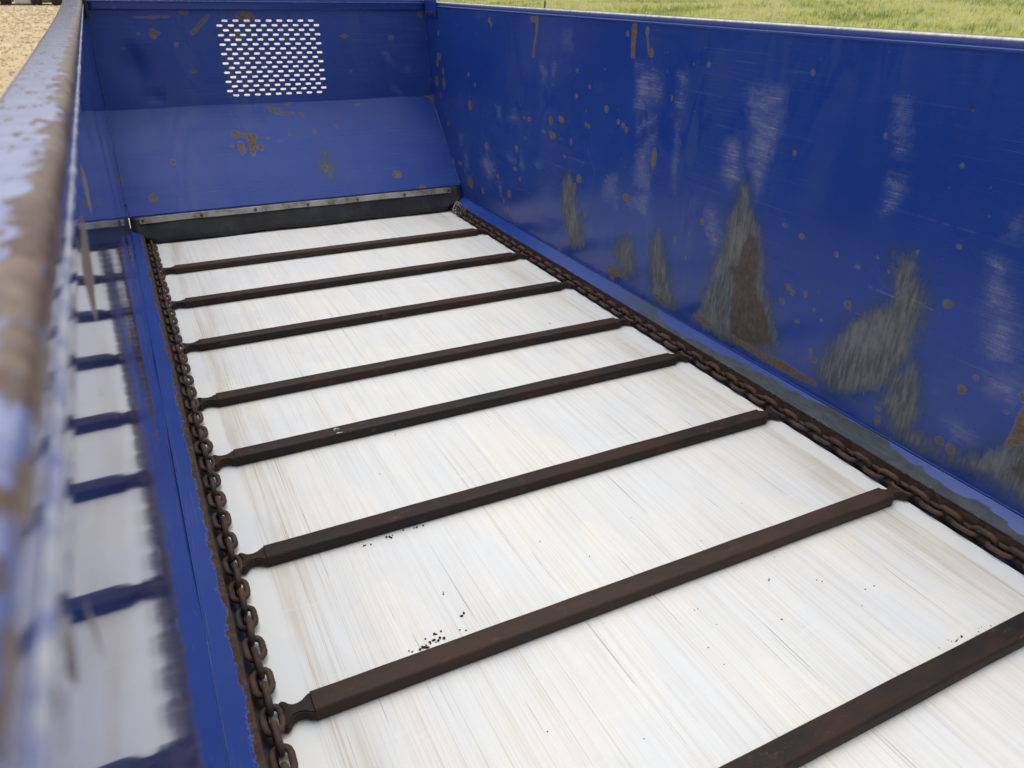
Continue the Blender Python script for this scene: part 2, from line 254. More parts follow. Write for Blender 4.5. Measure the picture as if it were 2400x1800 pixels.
def rail_paint(name, x_edge, sign, amt, pale_tone):
    """Rail whose inner rounded edge is worn to rust; x_edge is where the wear ends."""
    s = NT(name)
    o = s.xyz()
    col = blue_nodes(s)
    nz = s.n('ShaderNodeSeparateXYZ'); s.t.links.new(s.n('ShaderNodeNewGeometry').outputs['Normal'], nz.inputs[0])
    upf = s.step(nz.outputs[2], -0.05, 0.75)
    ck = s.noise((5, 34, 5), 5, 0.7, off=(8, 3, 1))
    col = s.mix(s.math('MULTIPLY', upf, s.step(ck, 0.30, 0.62, 0.45, 1.0)), col, pale_tone)            # sun and sky glare painted pale on the upper face
    d = s.math('MULTIPLY', s.math('SUBTRACT', o[0], x_edge), sign)
    j = s.noise((9, 80, 9), 5, 0.75)
    j2 = s.noise((16, 21, 16), 6, 0.72, off=(2, 4, 6))
    e = s.math('ADD', d, s.math('MULTIPLY', s.math('SUBTRACT', j, 0.5), 0.020))
    e = s.math('ADD', e, s.math('MULTIPLY', s.math('SUBTRACT', j2, 0.52), 0.068 * amt))
    lowj = s.step(s.math('ADD', o[2], s.math('MULTIPLY', s.math('SUBTRACT', j, 0.5), 0.02)), 1.1985, 1.2015)
    rm = s.math('MULTIPLY', s.step(e, 0.0, 0.0025), lowj)
    yn = s.math('ADD', o[1], s.math('MULTIPLY', s.math('SUBTRACT', s.noise((24, 17, 24), 6, 0.72, off=(3, 9, 2)), 0.5), 0.85))
    rm = s.math('MULTIPLY', rm, s.step(yn, 0.20, 0.225))
    ch = s.step(s.noise((70, 22, 70), 5, 0.7, off=(7, 7, 7)), 0.57, 0.59)
    ch = s.math('MULTIPLY', ch, amt)
    rm = s.math('MAXIMUM', rm, ch)
    rc = s.mix(s.step(s.noise((20, 14, 20), 5, 0.7, off=(9, 1, 4)), 0.40, 0.62), (0.085, 0.040, 0.026), rust_nodes(s, 0.7))
    pol = s.step(s.noise((45, 38, 45), 6, 0.75, off=(1, 2, 2)), 0.46, 0.76, 0, 0.65)
    rc = s.mix(pol, rc, (0.34, 0.25, 0.185))
    col = s.mix(rm, col, rc)
    sc_ = s.step(s.noise((5, 120, 5), 4, 0.7, off=(4, 4, 9)), 0.60, 0.78, 0, 0.4)
    col = s.mix(s.math('MULTIPLY', sc_, s.math('SUBTRACT', 1.0, rm)), col, (0.10, 0.11, 0.20))
    rough = s.mixf(rm, s.step(s.noise((6, 60, 6), 4, 0.7), 0.3, 0.8, 0.03, 0.13), 0.42)
    s.bump(s.math('SUBTRACT', s.math('MULTIPLY', s.noise((20, 60, 20), 4, 0.6), 0.5), s.math('MULTIPLY', rm, 0.6)), 0.22, 0.002)
    return s.fin(col, rough)

def ledge_paint(name, x_in, sign, rust_w, prim):
    s = NT(name)
    o = s.xyz()
    col = blue_nodes(s)
    fs = s.step(s.noise((180, 3, 180), 3, 0.6), 0.56, 0.72, 0, 0.30)
    col = s.mix(fs, col, (0.14, 0.16, 0.26))
    d = s.math('MULTIPLY', s.math('SUBTRACT', o[0], x_in), sign)      # distance from the chain-side edge
    n1 = s.noise((5, 1.9, 5), 4, 0.55, off=(3, 3, 3))
    near = s.step(o[1], 2.2, 3.0, 1.0, 0.0)
    pe = s.math('SUBTRACT', s.math('ADD', s.math('MULTIPLY', s.math('SUBTRACT', n1, 0.44), 0.34 * prim), s.math('MULTIPLY', near, 0.014 * prim)), d)
    pm = s.math('MULTIPLY', s.step(pe, 0.0, 0.003), near)
    col = s.mix(pm, col, s.mix(s.step(s.noise((60, 20, 60), 5, 0.7), 0.35, 0.7), (0.046, 0.058, 0.068), (0.080, 0.095, 0.104)))
    n2 = s.noise((30, 17, 30), 5, 0.72, off=(6, 1, 2))
    re = s.math('SUBTRACT', s.math('ADD', s.math('MULTIPLY', s.math('SUBTRACT', n2, 0.5), 0.055), rust_w), d)
    rm = s.step(re, 0.0, 0.0015)
    lip = s.math('SUBTRACT', s.step(re, -0.0025, 0.0), rm)
    col = s.mix(s.math('MULTIPLY', lip, 0.35), col, (0.25, 0.28, 0.36))
    side = s.step(o[2], 0.046, 0.050, 1.0, 0.0)
    rm = s.math('MAXIMUM', rm, side)
    rc = s.mix(s.step(s.noise((60, 60, 60), 5, 0.7), 0.4, 0.7), (0.050, 0.030, 0.022), (0.115, 0.066, 0.042))
    col = s.mix(rm, col, rc)
    s.bump(s.math('SUBTRACT', s.math('MULTIPLY', s.noise((90, 30, 90), 3, 0.6), 0.15), s.math('MULTIPLY', rm, 0.8)), 0.5, 0.002)
    return s.fin(col, s.mixf(s.math('MAXIMUM', rm, pm), 0.27, 0.8), 0.0, 0.32)

def iron(name, tone=1.0, warm=1.0):
    s = NT(name)
    inf = s.n('ShaderNodeObjectInfo').outputs['Random']
    off = s.n('ShaderNodeVectorMath', operation='ADD')
    s.t.links.new(s.obj, off.inputs[0])
    cmb = s.n('ShaderNodeCombineXYZ')
    s.put(cmb.inputs[0], s.math('MULTIPLY', inf, 37.0)); s.put(cmb.inputs[1], s.math('MULTIPLY', inf, 11.0))
    s.t.links.new(cmb.outputs[0], off.inputs[1])
    v = off.outputs[0]
    a = s.noise((5, 16, 16), 5, 0.65, src=v)
    c = s.mix(s.step(a, 0.36, 0.66), (0.021 * tone, 0.0165 * tone, 0.0155 * tone), (0.052 * tone * warm, 0.031 * tone, 0.021 * tone))
    b = s.noise((18, 40, 40), 5, 0.7, src=v, off=(4, 0, 0))
    c = s.mix(s.step(b, 0.57, 0.74, 0, 0.75), c, (0.115 * warm, 0.058, 0.030))
    c = s.mix(s.step(inf, 0.55, 1.0, 0, 0.55), c, s.mix(s.step(a, 0.3, 0.7), (0.048, 0.028, 0.021), (0.075, 0.044, 0.031)))
    d = s.noise((260, 260, 260), 3, 0.6, src=v)
    c = s.mix(s.step(d, 0.58, 0.72, 0, 0.45), c, (0.085, 0.062, 0.050))
    e = s.noise((3.5, 30, 30), 4, 0.6, src=v, off=(0, 7, 0))
    c = s.mix(s.step(e, 0.60, 0.72, 0, 0.6), c, (0.017, 0.0155, 0.017))
    h = s.math('ADD', s.math('MULTIPLY', s.noise((170, 170, 170), 4, 0.65, src=v), 0.4), s.math('MULTIPLY', b, 0.5))
    s.bump(h, 0.55, 0.0022)
    return s.fin(c, s.mixf(s.step(a, 0.3, 0.7), 0.58, 0.78), 0.0, 0.28)

def plastic_floor():
    s = NT('white_plastic_floor')
    o = s.xyz()
    base = s.mix(s.step(s.noise((3.2, 2.2, 1), 3, 0.6), 0.38, 0.64), (0.795, 0.788, 0.738), (0.750, 0.768, 0.768))
    blk = s.noise((7, 3.0, 1), 0.0, 0.5, off=(3, 1, 0))
    base = s.mix(s.step(blk, 0.50, 0.53, 0, 0.5), base, (0.715, 0.738, 0.750))
    # zone the slats scrape
    ed = s.math('MULTIPLY', s.math('SUBTRACT', s.noise((2, 9, 1), 3, 0.6), 0.5), 0.02)
    xl = s.math('ADD', o[0], ed)
    zone = s.math('MULTIPLY', s.step(xl, -0.012, 0.006), s.step(xl, 1.640, 1.658, 1.0, 0.0))
    side = s.math('MAXIMUM', s.step(xl, 0.0, 0.16, 1.0, 0.0), s.step(xl, 1.46, 1.64))
    # tan streaks
    t1 = s.noise((70, 0.7, 1), 5, 0.7, off=(1, 4, 0))
    t2 = s.noise((300, 0.8, 1), 4, 0.7, off=(7, 2, 0))
    tm = s.math('MULTIPLY', s.step(t1, 0.44, 0.70), s.step(t2, 0.40, 0.72))
    pt = s.noise((2.6, 2.8, 1), 4, 0.65, off=(5, 5, 0))
    amt = s.math('ADD', s.step(pt, 0.34, 0.70, 0.32, 0.95), s.math('MULTIPLY', side, 0.85))
    col = s.mix(s.math('MULTIPLY', s.math('MULTIPLY', tm, amt), zone, clamp=True), base, (0.43, 0.30, 0.125))
    broad = s.math('MULTIPLY', s.math('MULTIPLY', s.step(s.noise((12, 1.4, 1), 3, 0.6, off=(2, 8, 0)), 0.42, 0.7), zone), s.math('ADD', s.math('MULTIPLY', side, 0.50), 0.06))
    col = s.mix(broad, col, (0.50, 0.42, 0.285))
    g1 = s.step(s.noise((520, 1.3, 1), 4, 0.75, off=(5, 1, 0)), 0.46, 0.68)
    g2 = s.step(s.noise((6, 1.1, 1), 4, 0.65, off=(1, 7, 0)), 0.34, 0.66, 0.12, 0.46)
    col = s.mix(s.math('MULTIPLY', s.math('MULTIPLY', g1, g2), zone), col, (0.54, 0.445, 0.285))
    # thin dark score lines
    l1 = s.step(s.noise((210, 0.28, 1), 2, 0.5, off=(9, 0, 0)), 0.665, 0.71)
    lb = s.step(s.noise((22, 3.2, 1), 3, 0.6, off=(3, 6, 0)), 0.47, 0.60)
    lm = s.math('MULTIPLY', s.math('MULTIPLY', l1, lb), zone)
    col = s.mix(s.math('MULTIPLY', lm, 0.7), col, (0.20, 0.165, 0.12))
    l2 = s.step(s.noise((420, 0.5, 1), 2, 0.5, off=(4, 3, 0)), 0.62, 0.70)
    col = s.mix(s.math('MULTIPLY', s.math('MULTIPLY', l2, zone), 0.36), col, (0.45, 0.35, 0.21))
    # pale rubs across and specks
    w = s.step(s.noise((4, 26, 1), 3, 0.7, off=(8, 8, 0)), 0.58, 0.72, 0, 0.35)
    col = s.mix(s.math('MULTIPLY', w, zone), col, (0.79, 0.79, 0.76))
    sp = s.step(s.noise((120, 80, 1), 3, 0.6, off=(2, 9, 0)), 0.735, 0.76)
    spz = s.step(s.noise((3.5, 3.5, 1), 3, 0.6, off=(6, 3, 0)), 0.48, 0.62)
    col = s.mix(s.math('MULTIPLY', s.math('MULTIPLY', sp, spz), 0.8), col, (0.11, 0.085, 0.06))
    st = s.step(s.noise((22, 26, 1), 5, 0.75, off=(12, 3, 0)), 0.70, 0.80, 0, 0.35)
    col = s.mix(st, col, (0.40, 0.30, 0.20))
    s.bump(s.math('ADD', s.math('MULTIPLY', s.noise((260, 2.0, 1), 3, 0.6), 0.5), s.math('MULTIPLY', l1, -0.3)), 0.18, 0.0012)
    return s.fin(col, s.step(t2, 0.3, 0.7, 0.34, 0.5))

def simple(name, c1, c2, sc, rough=0.7, metal=0.0, bump=0.3, lo=0.38, hi=0.64):
    s = NT(name)
    a = s.noise((sc,) * 3, 6, 0.65)
    s.bump(s.noise((sc * 4,) * 3, 4, 0.6), bump, 0.002)
    return s.fin(s.mix(s.step(a, lo, hi), c1, c2), rough, metal)

M = {}
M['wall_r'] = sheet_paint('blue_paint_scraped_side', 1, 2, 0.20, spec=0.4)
M['wall_l'] = sheet_paint('blue_paint_glossy_side', 1, 2, 0.04, True, 0.9)
M['front'] = sheet_paint('blue_paint_front', 0, 2, 0.36, spec=0.4)
M['chute'] = sheet_paint('blue_paint_chute', 0, 2, 0.42, spec=0.3)
M['paint'] = plain_paint('blue_paint_plain')
M['weld'] = plain_paint('blue_paint_weld', 0.25, 0.66)
M['rail_l'] = rail_paint('blue_rail_worn', -0.1705, 1.0, 1.0, (0.27, 0.30, 0.49))
M['rail_r'] = rail_paint('blue_rail_clean', 1.822, -1.0, 0.12, (0.74, 0.72, 0.64))
M['ledge_l'] = ledge_paint('blue_ledge_peeling', -0.108, -1.0, 0.015, 0.30)
M['ledge_r'] = ledge_paint('blue_ledge_primer', 1.758, 1.0, -0.002, 1.0)
M['slat'] = iron('slat_iron', 0.70, 1.15)
M['chain'] = iron('chain_iron', 2.0, 1.05)
M['floor'] = plastic_floor()
M['rubber'] = simple('black_rubber', (0.008, 0.010, 0.014), (0.030, 0.034, 0.038), 9, 0.55, 0, 0.3, 0.42, 0.75)
M['black'] = simple('black_rubber_plate', (0.008, 0.008, 0.009), (0.016, 0.016, 0.017), 14, 0.5)
M['zinc'] = simple('galvanised_steel', (0.14, 0.11, 0.08), (0.36, 0.345, 0.31), 9, 0.6, 0.1, 0.3, 0.30, 0.58)
M['bolt'] = simple('rusty_bolt', (0.045, 0.028, 0.02), (0.10, 0.06, 0.04), 120, 0.7)
M['twine'] = simple('twine', (0.48, 0.38, 0.33), (0.62, 0.52, 0.46), 90, 0.9)
M['crumb'] = simple('dark_crumb', (0.010, 0.008, 0.007), (0.03, 0.022, 0.016), 200, 0.9)
M['white'] = simple('white_splash', (0.30, 0.29, 0.28), (0.55, 0.55, 0.54), 200, 0.8)
M['tyre'] = simple('tyre_rubber', (0.018, 0.016, 0.015), (0.035, 0.03, 0.027), 6, 0.85)
M['green'] = simple('green_paint', (0.10, 0.17, 0.10), (0.15, 0.22, 0.14), 1.5, 0.5)
M['cream'] = simple('white_paint', (0.72, 0.70, 0.66), (0.80, 0.79, 0.77), 1.5, 0.5)

def gravel_mat():
    s = NT('sandy_gravel')
    a = s.noise((0.35, 0.35, 1), 5, 0.6)
    c = s.mix(s.step(a, 0.35, 0.68), (0.56, 0.42, 0.25), (0.66, 0.53, 0.35))
    b = s.noise((7, 7, 7), 5, 0.75)
    c = s.mix(s.step(b, 0.46, 0.66, 0, 0.8), c, (0.42, 0.31, 0.18))
    d = s.noise((26, 26, 26), 4, 0.7, off=(3, 3, 0))
    c = s.mix(s.step(d, 0.55, 0.68, 0, 0.8), c, (0.80, 0.71, 0.55))
    o = s.xyz()                                                   # overexposed glare painted pale into the gravel straight ahead of the bed
    e = s.math('ADD', o[0], s.math('MULTIPLY', s.noise((0.3, 0.3, 1), 4, 0.6, off=(5, 1, 0)), 1.6))
    c = s.mix(s.math('MULTIPLY', s.step(e, 1.2, 3.2), 0.8), c, s.mix(s.step(d, 0.4, 0.65), (0.64, 0.58, 0.49), (0.78, 0.73, 0.64)))
    s.bump(s.math('ADD', b, d), 0.8, 0.03)
    return s.fin(c, 0.95, 0.0, 0.2)

def grass_mat(name, blades):
    s = NT(name)
    if blades:
        t = s.attr('tint')
        c = s.mix(s.step(t, 0.0, 0.55), (0.27, 0.33, 0.10), (0.80, 0.80, 0.36))
        c = s.mix(s.step(t, 0.62, 0.80), c, (0.70, 0.64, 0.48))
        c = s.mix(s.step(t, 0.93, 0.95), c, (0.72, 0.62, 0.10))
        tr = s.n('ShaderNodeBsdfTranslucent'); s.put(tr.inputs['Color'], c)
        mx = s.n('ShaderNodeMixShader'); mx.inputs[0].default_value = 0.45
        s.t.links.new(s.b.outputs[0], mx.inputs[1]); s.t.links.new(tr.outputs[0], mx.inputs[2])
        s.t.links.new(mx.outputs[0], s.t.nodes['Material Output'].inputs['Surface'])
    else:
        c = s.mix(s.step(s.noise((0.5, 0.5, 0.5), 5, 0.7), 0.4, 0.6), (0.34, 0.36, 0.12), (0.46, 0.44, 0.19))
    return s.fin(c, 0.75, 0.0, 0.25)
M['gravel'] = gravel_mat()
M['turf'] = grass_mat('field_soil', False)
M['grass'] = grass_mat('grass_blades', True)

# ------------------------------------------------------------------ helpers: meshes and objects
COL = scene.collection
def link(o, parent=None):
    COL.objects.link(o)
    if parent: o.parent = parent
    return o
def thing(name, label, cat, loc=(0, 0, 0), group=None):
    o = bpy.data.objects.new(name, None)
    o.location = loc; o['label'] = label; o['category'] = cat
    if group: o['group'] = group
    return link(o)
def mesh_obj(name, me, mat, parent=None, smooth=False):
    if mat: me.materials.append(mat)
    if smooth: me.polygons.foreach_set('use_smooth', [True] * len(me.polygons))
    return link(bpy.data.objects.new(name, me), parent)
def bm_obj(name, bm, mat, parent=None, smooth=False, recalc=True):
    if recalc: bmesh.ops.recalc_face_normals(bm, faces=bm.faces)
    me = bpy.data.meshes.new(name); bm.to_mesh(me); bm.free()
    return mesh_obj(name, me, mat, parent, smooth)
def box_bm(bm, x0, x1, y0, y1, z0, z1, bev=0.0):
    r = bmesh.ops.create_cube(bm, size=1.0)
    for v in r['verts']:
        v.co = Vector(((x0 + x1) / 2 + v.co.x * (x1 - x0), (y0 + y1) / 2 + v.co.y * (y1 - y0), (z0 + z1) / 2 + v.co.z * (z1 - z0)))
    if bev:
        es = list({e for v in r['verts'] for e in v.link_edges})
        bmesh.ops.bevel(bm, geom=es, offset=bev, segments=2, affect='EDGES', profile=0.5)
def box(name, dims, mat, parent=None, bev=0.0):
    bm = bmesh.new(); box_bm(bm, *dims, bev=bev)
    return bm_obj(name, bm, mat, parent)
def extrude_profile(name, prof, axis_pts, mat, parent=None, smooth=False, wob=0.0):
    """Sweep a closed (a, b) profile along the y (or x) stations; prof gives the two other coordinates."""
    ax, sts = axis_pts
    V, F = [], []
    n = len(prof)
    for i, t in enumerate(sts):
        for (a, b) in prof:
            w = wob * mnoise.noise(Vector((t * 3.1, a * 20, b * 20))) if wob else 0
            V.append((a + w, t, b + w) if ax == 'y' else (t, a + w, b + w))
    for i in range(len(sts) - 1):
        for j in range(n):
            k = (j + 1) % n
            F.append((i * n + j, i * n + k, (i + 1) * n + k, (i + 1) * n + j))
    F.append(tuple(range(n))[::-1]); F.append(tuple(range((len(sts) - 1) * n, len(sts) * n)))
    bm = bmesh.new(); me = bpy.data.meshes.new(name); me.from_pydata(V, [], F); bm.from_mesh(me); bpy.data.meshes.remove(me)
    return bm_obj(name, bm, mat, parent, smooth)
def rounded(x0, x1, z0, z1, r, seg=4, rb=None):
    """Rounded rectangle profile; rb = radius of the two lower corners."""
    rb = r if rb is None else rb
    pts = []
    for cx, cz, a0, rr in ((x1 - r, z1 - r, 0, r), (x0 + r, z1 - r, 90, r), (x0 + rb, z0 + rb, 180, rb), (x1 - rb, z0 + rb, 270, rb)):
        if rr < 1e-5: pts.append((cx, cz)); continue
        for i in range(seg + 1):
            a = R(a0 + 90 * i / seg); pts.append((cx + rr * math.cos(a), cz + rr * math.sin(a)))
    return pts
def tube_path(name, pts, rad, mat, parent=None, sides=6, jitter=0.0, closed=False):
    pts = [Vector(p) for p in pts]; V, F = [], []
    n = len(pts)
    for i, p in enumerate(pts):
        t = (pts[min(i + 1, n - 1)] - pts[max(i - 1, 0)]).normalized()
        a = t.orthogonal().normalized() if abs(t.z) > 0.95 else t.cross(Vector((0, 0, 1))).normalized()
        b = t.cross(a)
        rr = rad * (1 + (random.uniform(-jitter, jitter) if jitter else 0))
        for j in range(sides):
            q = 2 * math.pi * j / sides
            V.append(p + (a * math.cos(q) + b * math.sin(q)) * rr)
    for i in range(n - 1):
        for j in range(sides):
            k = (j + 1) % sides
            F.append((i * sides + j, i * sides + k, (i + 1) * sides + k, (i + 1) * sides + j))
    F.append(tuple(range(sides))[::-1]); F.append(tuple(range((n - 1) * sides, n * sides)))
    me = bpy.data.meshes.new(name); me.from_pydata(V, [], F)
    return mesh_obj(name, me, mat, parent, True)

# signed distances (positive inside) of outlines on a sheet
def sd_poly(P, Q):
    Q = np.asarray(Q, float); d2 = np.full(len(P), 1e9); ins = np.zeros(len(P), bool)
    lo, hi = Q.min(0) - 0.13, Q.max(0) + 0.13
    sel = np.all((P > lo) & (P < hi), 1)
    if not sel.any(): return np.full(len(P), -0.1)
    S = P[sel]; d2 = np.full(len(S), 1e9); ins = np.zeros(len(S), bool)
    for i in range(len(Q)):
        a, b = Q[i], Q[(i + 1) % len(Q)]
        e = b - a; w = S - a
        t = np.clip((w @ e) / max(e @ e, 1e-12), 0, 1)
        d2 = np.minimum(d2, ((w - t[:, None] * e) ** 2).sum(1))
        c = ((a[1] > S[:, 1]) != (b[1] > S[:, 1])) & (S[:, 0] < (b[0] - a[0]) * (S[:, 1] - a[1]) / (b[1] - a[1] + 1e-12) + a[0])
        ins ^= c
    d = np.sqrt(d2); out = np.full(len(P), -0.1)
    out[sel] = np.where(ins, d, -d)
    return out
def sd_ell(P, e):
    x, y, a, b = e; a = max(a, 0.004); b = max(b, 0.004)
    k = np.sqrt(((P[:, 0] - x) / a) ** 2 + ((P[:, 1] - y) / b) ** 2)
    return (1 - k) * min(a, b)
def sd_line(P, Q):
    d2 = np.full(len(P), 1.0)
    for a, b in zip(Q[:-1], Q[1:]):
        a, b = np.array(a), np.array(b); e = b - a; w = P - a
        t = np.clip((w @ e) / max(e @ e, 1e-12), 0, 1)
        d2 = np.minimum(d2, ((w - t[:, None] * e) ** 2).sum(1))
    return -np.sqrt(d2)
def wear(P, rustd=(), rustp=(), prim=(), brown=(), abr=(), scr=()):  # real wear, plus the right wall's painted sun dapples and the left wall's painted reflection lines
    z = lambda: np.full(len(P), -0.1)
    r = z()
    for e in rustd: r = np.maximum(r, sd_ell(P, e))
    for q in rustp: r = np.maximum(r, sd_poly(P, q))
    out = {'rust': r, 'primer': z(), 'brown': z(), 'abrade_dapple': z(), 'scratch': z()}
    for k, l, f in (('primer', prim, sd_poly), ('brown', brown, sd_poly), ('abrade_dapple', abr, sd_poly), ('scratch', scr, sd_line)):
        for q in l: out[k] = np.maximum(out[k], f(P, q))
    return {k: np.clip(v, -0.1, 0.1) for k, v in out.items()}
def sheet(name, us, vs, to3d, mat, parent, **wk):
    """A sheet over the grid us x vs; to3d maps (u, v) arrays to points; wear, dapple and reflection outlines live in (u, v)."""
    U, Vv = np.meshgrid(us, vs, indexing='ij')
    P = np.stack([U.ravel(), Vv.ravel()], 1)
    C = to3d(P[:, 0], P[:, 1])
    nu, nv = len(us), len(vs)
    i, j = np.meshgrid(np.arange(nu - 1), np.arange(nv - 1), indexing='ij')
    a = (i * nv + j).ravel()
    F = np.stack([a, a + nv, a + nv + 1, a + 1], 1)
    me = bpy.data.meshes.new(name)
    me.from_pydata(C.tolist(), [], F.tolist())
    for k, v in wear(P, **wk).items():
        at = me.attributes.new(k, 'FLOAT', 'POINT'); at.data.foreach_set('value', v.astype(np.float32))
    return mesh_obj(name, me, mat, parent, True)

# ------------------------------------------------------------------ setting: ground, grass bank
GZ = -1.1
def bank(x, y):
    s = np.maximum(0, x - 0.3 * y - 3.0)
    return GZ + 1.95 * (1 - np.exp(-s / 14.0)) * (1 - np.exp(-s / 2.0))
g = bpy.data.meshes.new('ground')
g.from_pydata([(-500, -300, GZ), (700, -300, GZ), (700, 900, GZ), (-500, 900, GZ)], [], [(0, 1, 2, 3)])
go = mesh_obj('ground', g, M['gravel']); go['kind'] = 'structure'
# field: grid in (s along the slope, y)
ss = np.concatenate([np.linspace(-1.0, 30, 63), np.linspace(34, 300, 30)])
ys = np.linspace(-60, 420, 121)
Sg, Yg = np.meshgrid(ss, ys, indexing='ij')
Xg = Sg + 0.3 * Yg + 3.0 + 0.8 * np.sin(Yg * 0.31)
Zg = bank(Xg, Yg) + np.where(Sg < 0, -0.05, 0.004) + 0.06 * np.sin(Xg * 0.7 + Yg * 0.45)* (Sg > 1)
nv = len(ys)
a = (np.arange(len(ss) - 1)[:, None] * nv + np.arange(nv - 1)[None]).ravel()
fm = bpy.data.meshes.new('field')
fm.from_pydata(np.stack([Xg.ravel(), Yg.ravel(), Zg.ravel()], 1).tolist(), [], np.stack([a, a + nv, a + nv + 1, a + 1], 1).tolist())
fo = mesh_obj('grass_bank', fm, M['turf'], None, True); fo['kind'] = 'structure'
# grass: tufts of blades, one mass
nt = 90000
ang = rng.uniform(R(14), R(72), nt * 3); rad = rng.uniform(9, 110, nt * 3)
gx, gy = rad * np.sin(ang), rad * np.cos(ang)
sv = gx - 0.3 * gy - 3.0 - 0.8 * np.sin(gy * 0.31)
keep = np.where((sv > 0.15))[0][:nt]
gx, gy, rad, sv = gx[keep], gy[keep], rad[keep], sv[keep]
gz = bank(gx, gy) + 0.004 + 0.06 * np.sin(gx * 0.7 + gy * 0.45) * (sv > 1)
nb = 5
clump = np.array([mnoise.noise(Vector((x * 0.16, y * 0.16, 0))) for x, y in zip(gx, gy)])
tint0 = np.clip(0.36 + 0.55 * clump + rng.normal(0, 0.24, len(gx)), 0, 0.9)
yel = rng.random(len(gx)) < (0.015 + 0.05 * (clump > 0.15)); tint0[yel] = 0.97
hh = rng.uniform(0.09, 0.22, len(gx)) * (1 + 0.7 * clump) * np.clip(rad / 26, 0.8, 2.0)
BV, BF, BT = [], [], []
for b in range(nb):
    az = rng.uniform(0, 2 * np.pi, len(gx)); lean = rng.uniform(0.2, 0.8, len(gx)); w = rng.uniform(0.010, 0.022, len(gx)) * np.clip(rad / 20, 0.8, 2.4)
    ox = gx + rng.normal(0, 0.07, len(gx)); oy = gy + rng.normal(0, 0.07, len(gx))
    dx, dy = np.cos(az), np.sin(az)
    p0 = np.stack([ox - dy * w, oy + dx * w, gz - 0.02], 1); p1 = np.stack([ox + dy * w, oy - dx * w, gz - 0.02], 1)
    p2 = np.stack([ox + dx * hh * lean, oy + dy * hh * lean, gz + hh], 1)
    BV += [p0, p1, p2]; BT += [tint0] * 3
n0 = len(gx)
V = np.concatenate(BV)
F = np.concatenate([np.stack([np.arange(n0) + (3 * b) * n0, np.arange(n0) + (3 * b + 1) * n0, np.arange(n0) + (3 * b + 2) * n0], 1) for b in range(nb)])
gm = bpy.data.meshes.new('grass'); gm.from_pydata(V.tolist(), [], F.tolist())
at = gm.attributes.new('tint', 'FLOAT', 'POINT'); at.data.foreach_set('value', np.concatenate(BT).astype(np.float32))
gr = mesh_obj('grass', gm, M['grass']); gr['kind'] = 'stuff'
gr['label'] = 'sunlit yellow green grass beyond the right side wall'; gr['category'] = 'grass'

# loose stones lying on the gravel, one mass
ns = 14000
sa = rng.uniform(R(-11), R(20), ns); sr = 12 + 95 * rng.random(ns) ** 1.3
sx_, sy_ = sr * np.sin(sa), sr * np.cos(sa); ok = (sx_ - 0.3 * sy_ - 3.0) < 0.0
sx_, sy_, sr = sx_[ok], sy_[ok], sr[ok]; ns = len(sx_)
ssz = rng.uniform(0.012, 0.045, ns) * np.clip(sr / 25, 0.7, 2.6)
oct_ = np.array([(1, 0, .3), (0, 1, .25), (-1, 0, .3), (0, -1, .2), (0.1, 0, .85), (0, 0.1, -.2)])
jit = rng.uniform(0.6, 1.4, (ns, 6, 3))
SV = (oct_[None] * jit) * ssz[:, None, None] + np.stack([sx_, sy_, np.full(ns, GZ)], 1)[:, None]
tri = np.array([(0, 1, 4), (1, 2, 4), (2, 3, 4), (3, 0, 4), (1, 0, 5), (2, 1, 5), (3, 2, 5), (0, 3, 5)])
SF = (np.arange(ns)[:, None, None] * 6 + tri[None]).reshape(-1, 3)
sm_ = bpy.data.meshes.new('gravel_stones'); sm_.from_pydata(SV.reshape(-1, 3).tolist(), [], SF.tolist())
so_ = mesh_obj('gravel_stones', sm_, M['gravel']); so_['kind'] = 'stuff'
so_['label'] = 'loose sandy stones scattered over the gravel yard'; so_['category'] = 'stones'

# ------------------------------------------------------------------ spreader body
XL, XR = -0.168, 1.82
Y0, YF = -0.9, 5.16
body = thing('spreader_body', 'blue steel spreader box with scraped walls and white floor', 'spreader', (0.825, 2.2, GZ))
BO = Matrix.Translation((-0.825, -2.2, -GZ))
def par(o):
    o.parent = body; o.matrix_parent_inverse = BO
    return o
def mk(f, *a, **k): return par(f(*a, **k))

def wav(u, v, k=1.0):
    return 0.0016 * k * np.sin(u * 2.3 + v * 1.1) + 0.0010 * k * np.sin(u * 5.7 - v * 3.0 + 1.3) + 0.0006 * k * np.sin(u * 11 + v * 7)
ysr = np.concatenate([np.arange(Y0, 0.66, 0.03), np.arange(0.66, 5.19, 0.006)])
zsr = np.linspace(0.083, 1.1885, 180)
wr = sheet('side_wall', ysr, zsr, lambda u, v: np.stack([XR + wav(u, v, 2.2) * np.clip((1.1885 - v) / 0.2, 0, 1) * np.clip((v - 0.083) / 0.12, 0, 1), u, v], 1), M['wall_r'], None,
           rustd=DOTS, rustp=RUSTP, prim=PRIM, brown=BROWN, abr=SUN_DAPPLES, scr=SCR)
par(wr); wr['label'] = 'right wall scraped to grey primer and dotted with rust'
ysl = np.concatenate([np.arange(Y0, 0.1, 0.05), np.arange(0.1, 1.0, 0.006), np.arange(1.0, 5.19, 0.02)])
zsl = np.concatenate([np.arange(0.083, 0.9, 0.02), np.linspace(0.9, 1.188, 49)])
ldots = [(4.75, .52, .02, .02), (4.2, .9, .02, .012), (3.4, .35, .03, .015), (2.6, .2, .04, .012), (1.9, .16, .03, .01)]
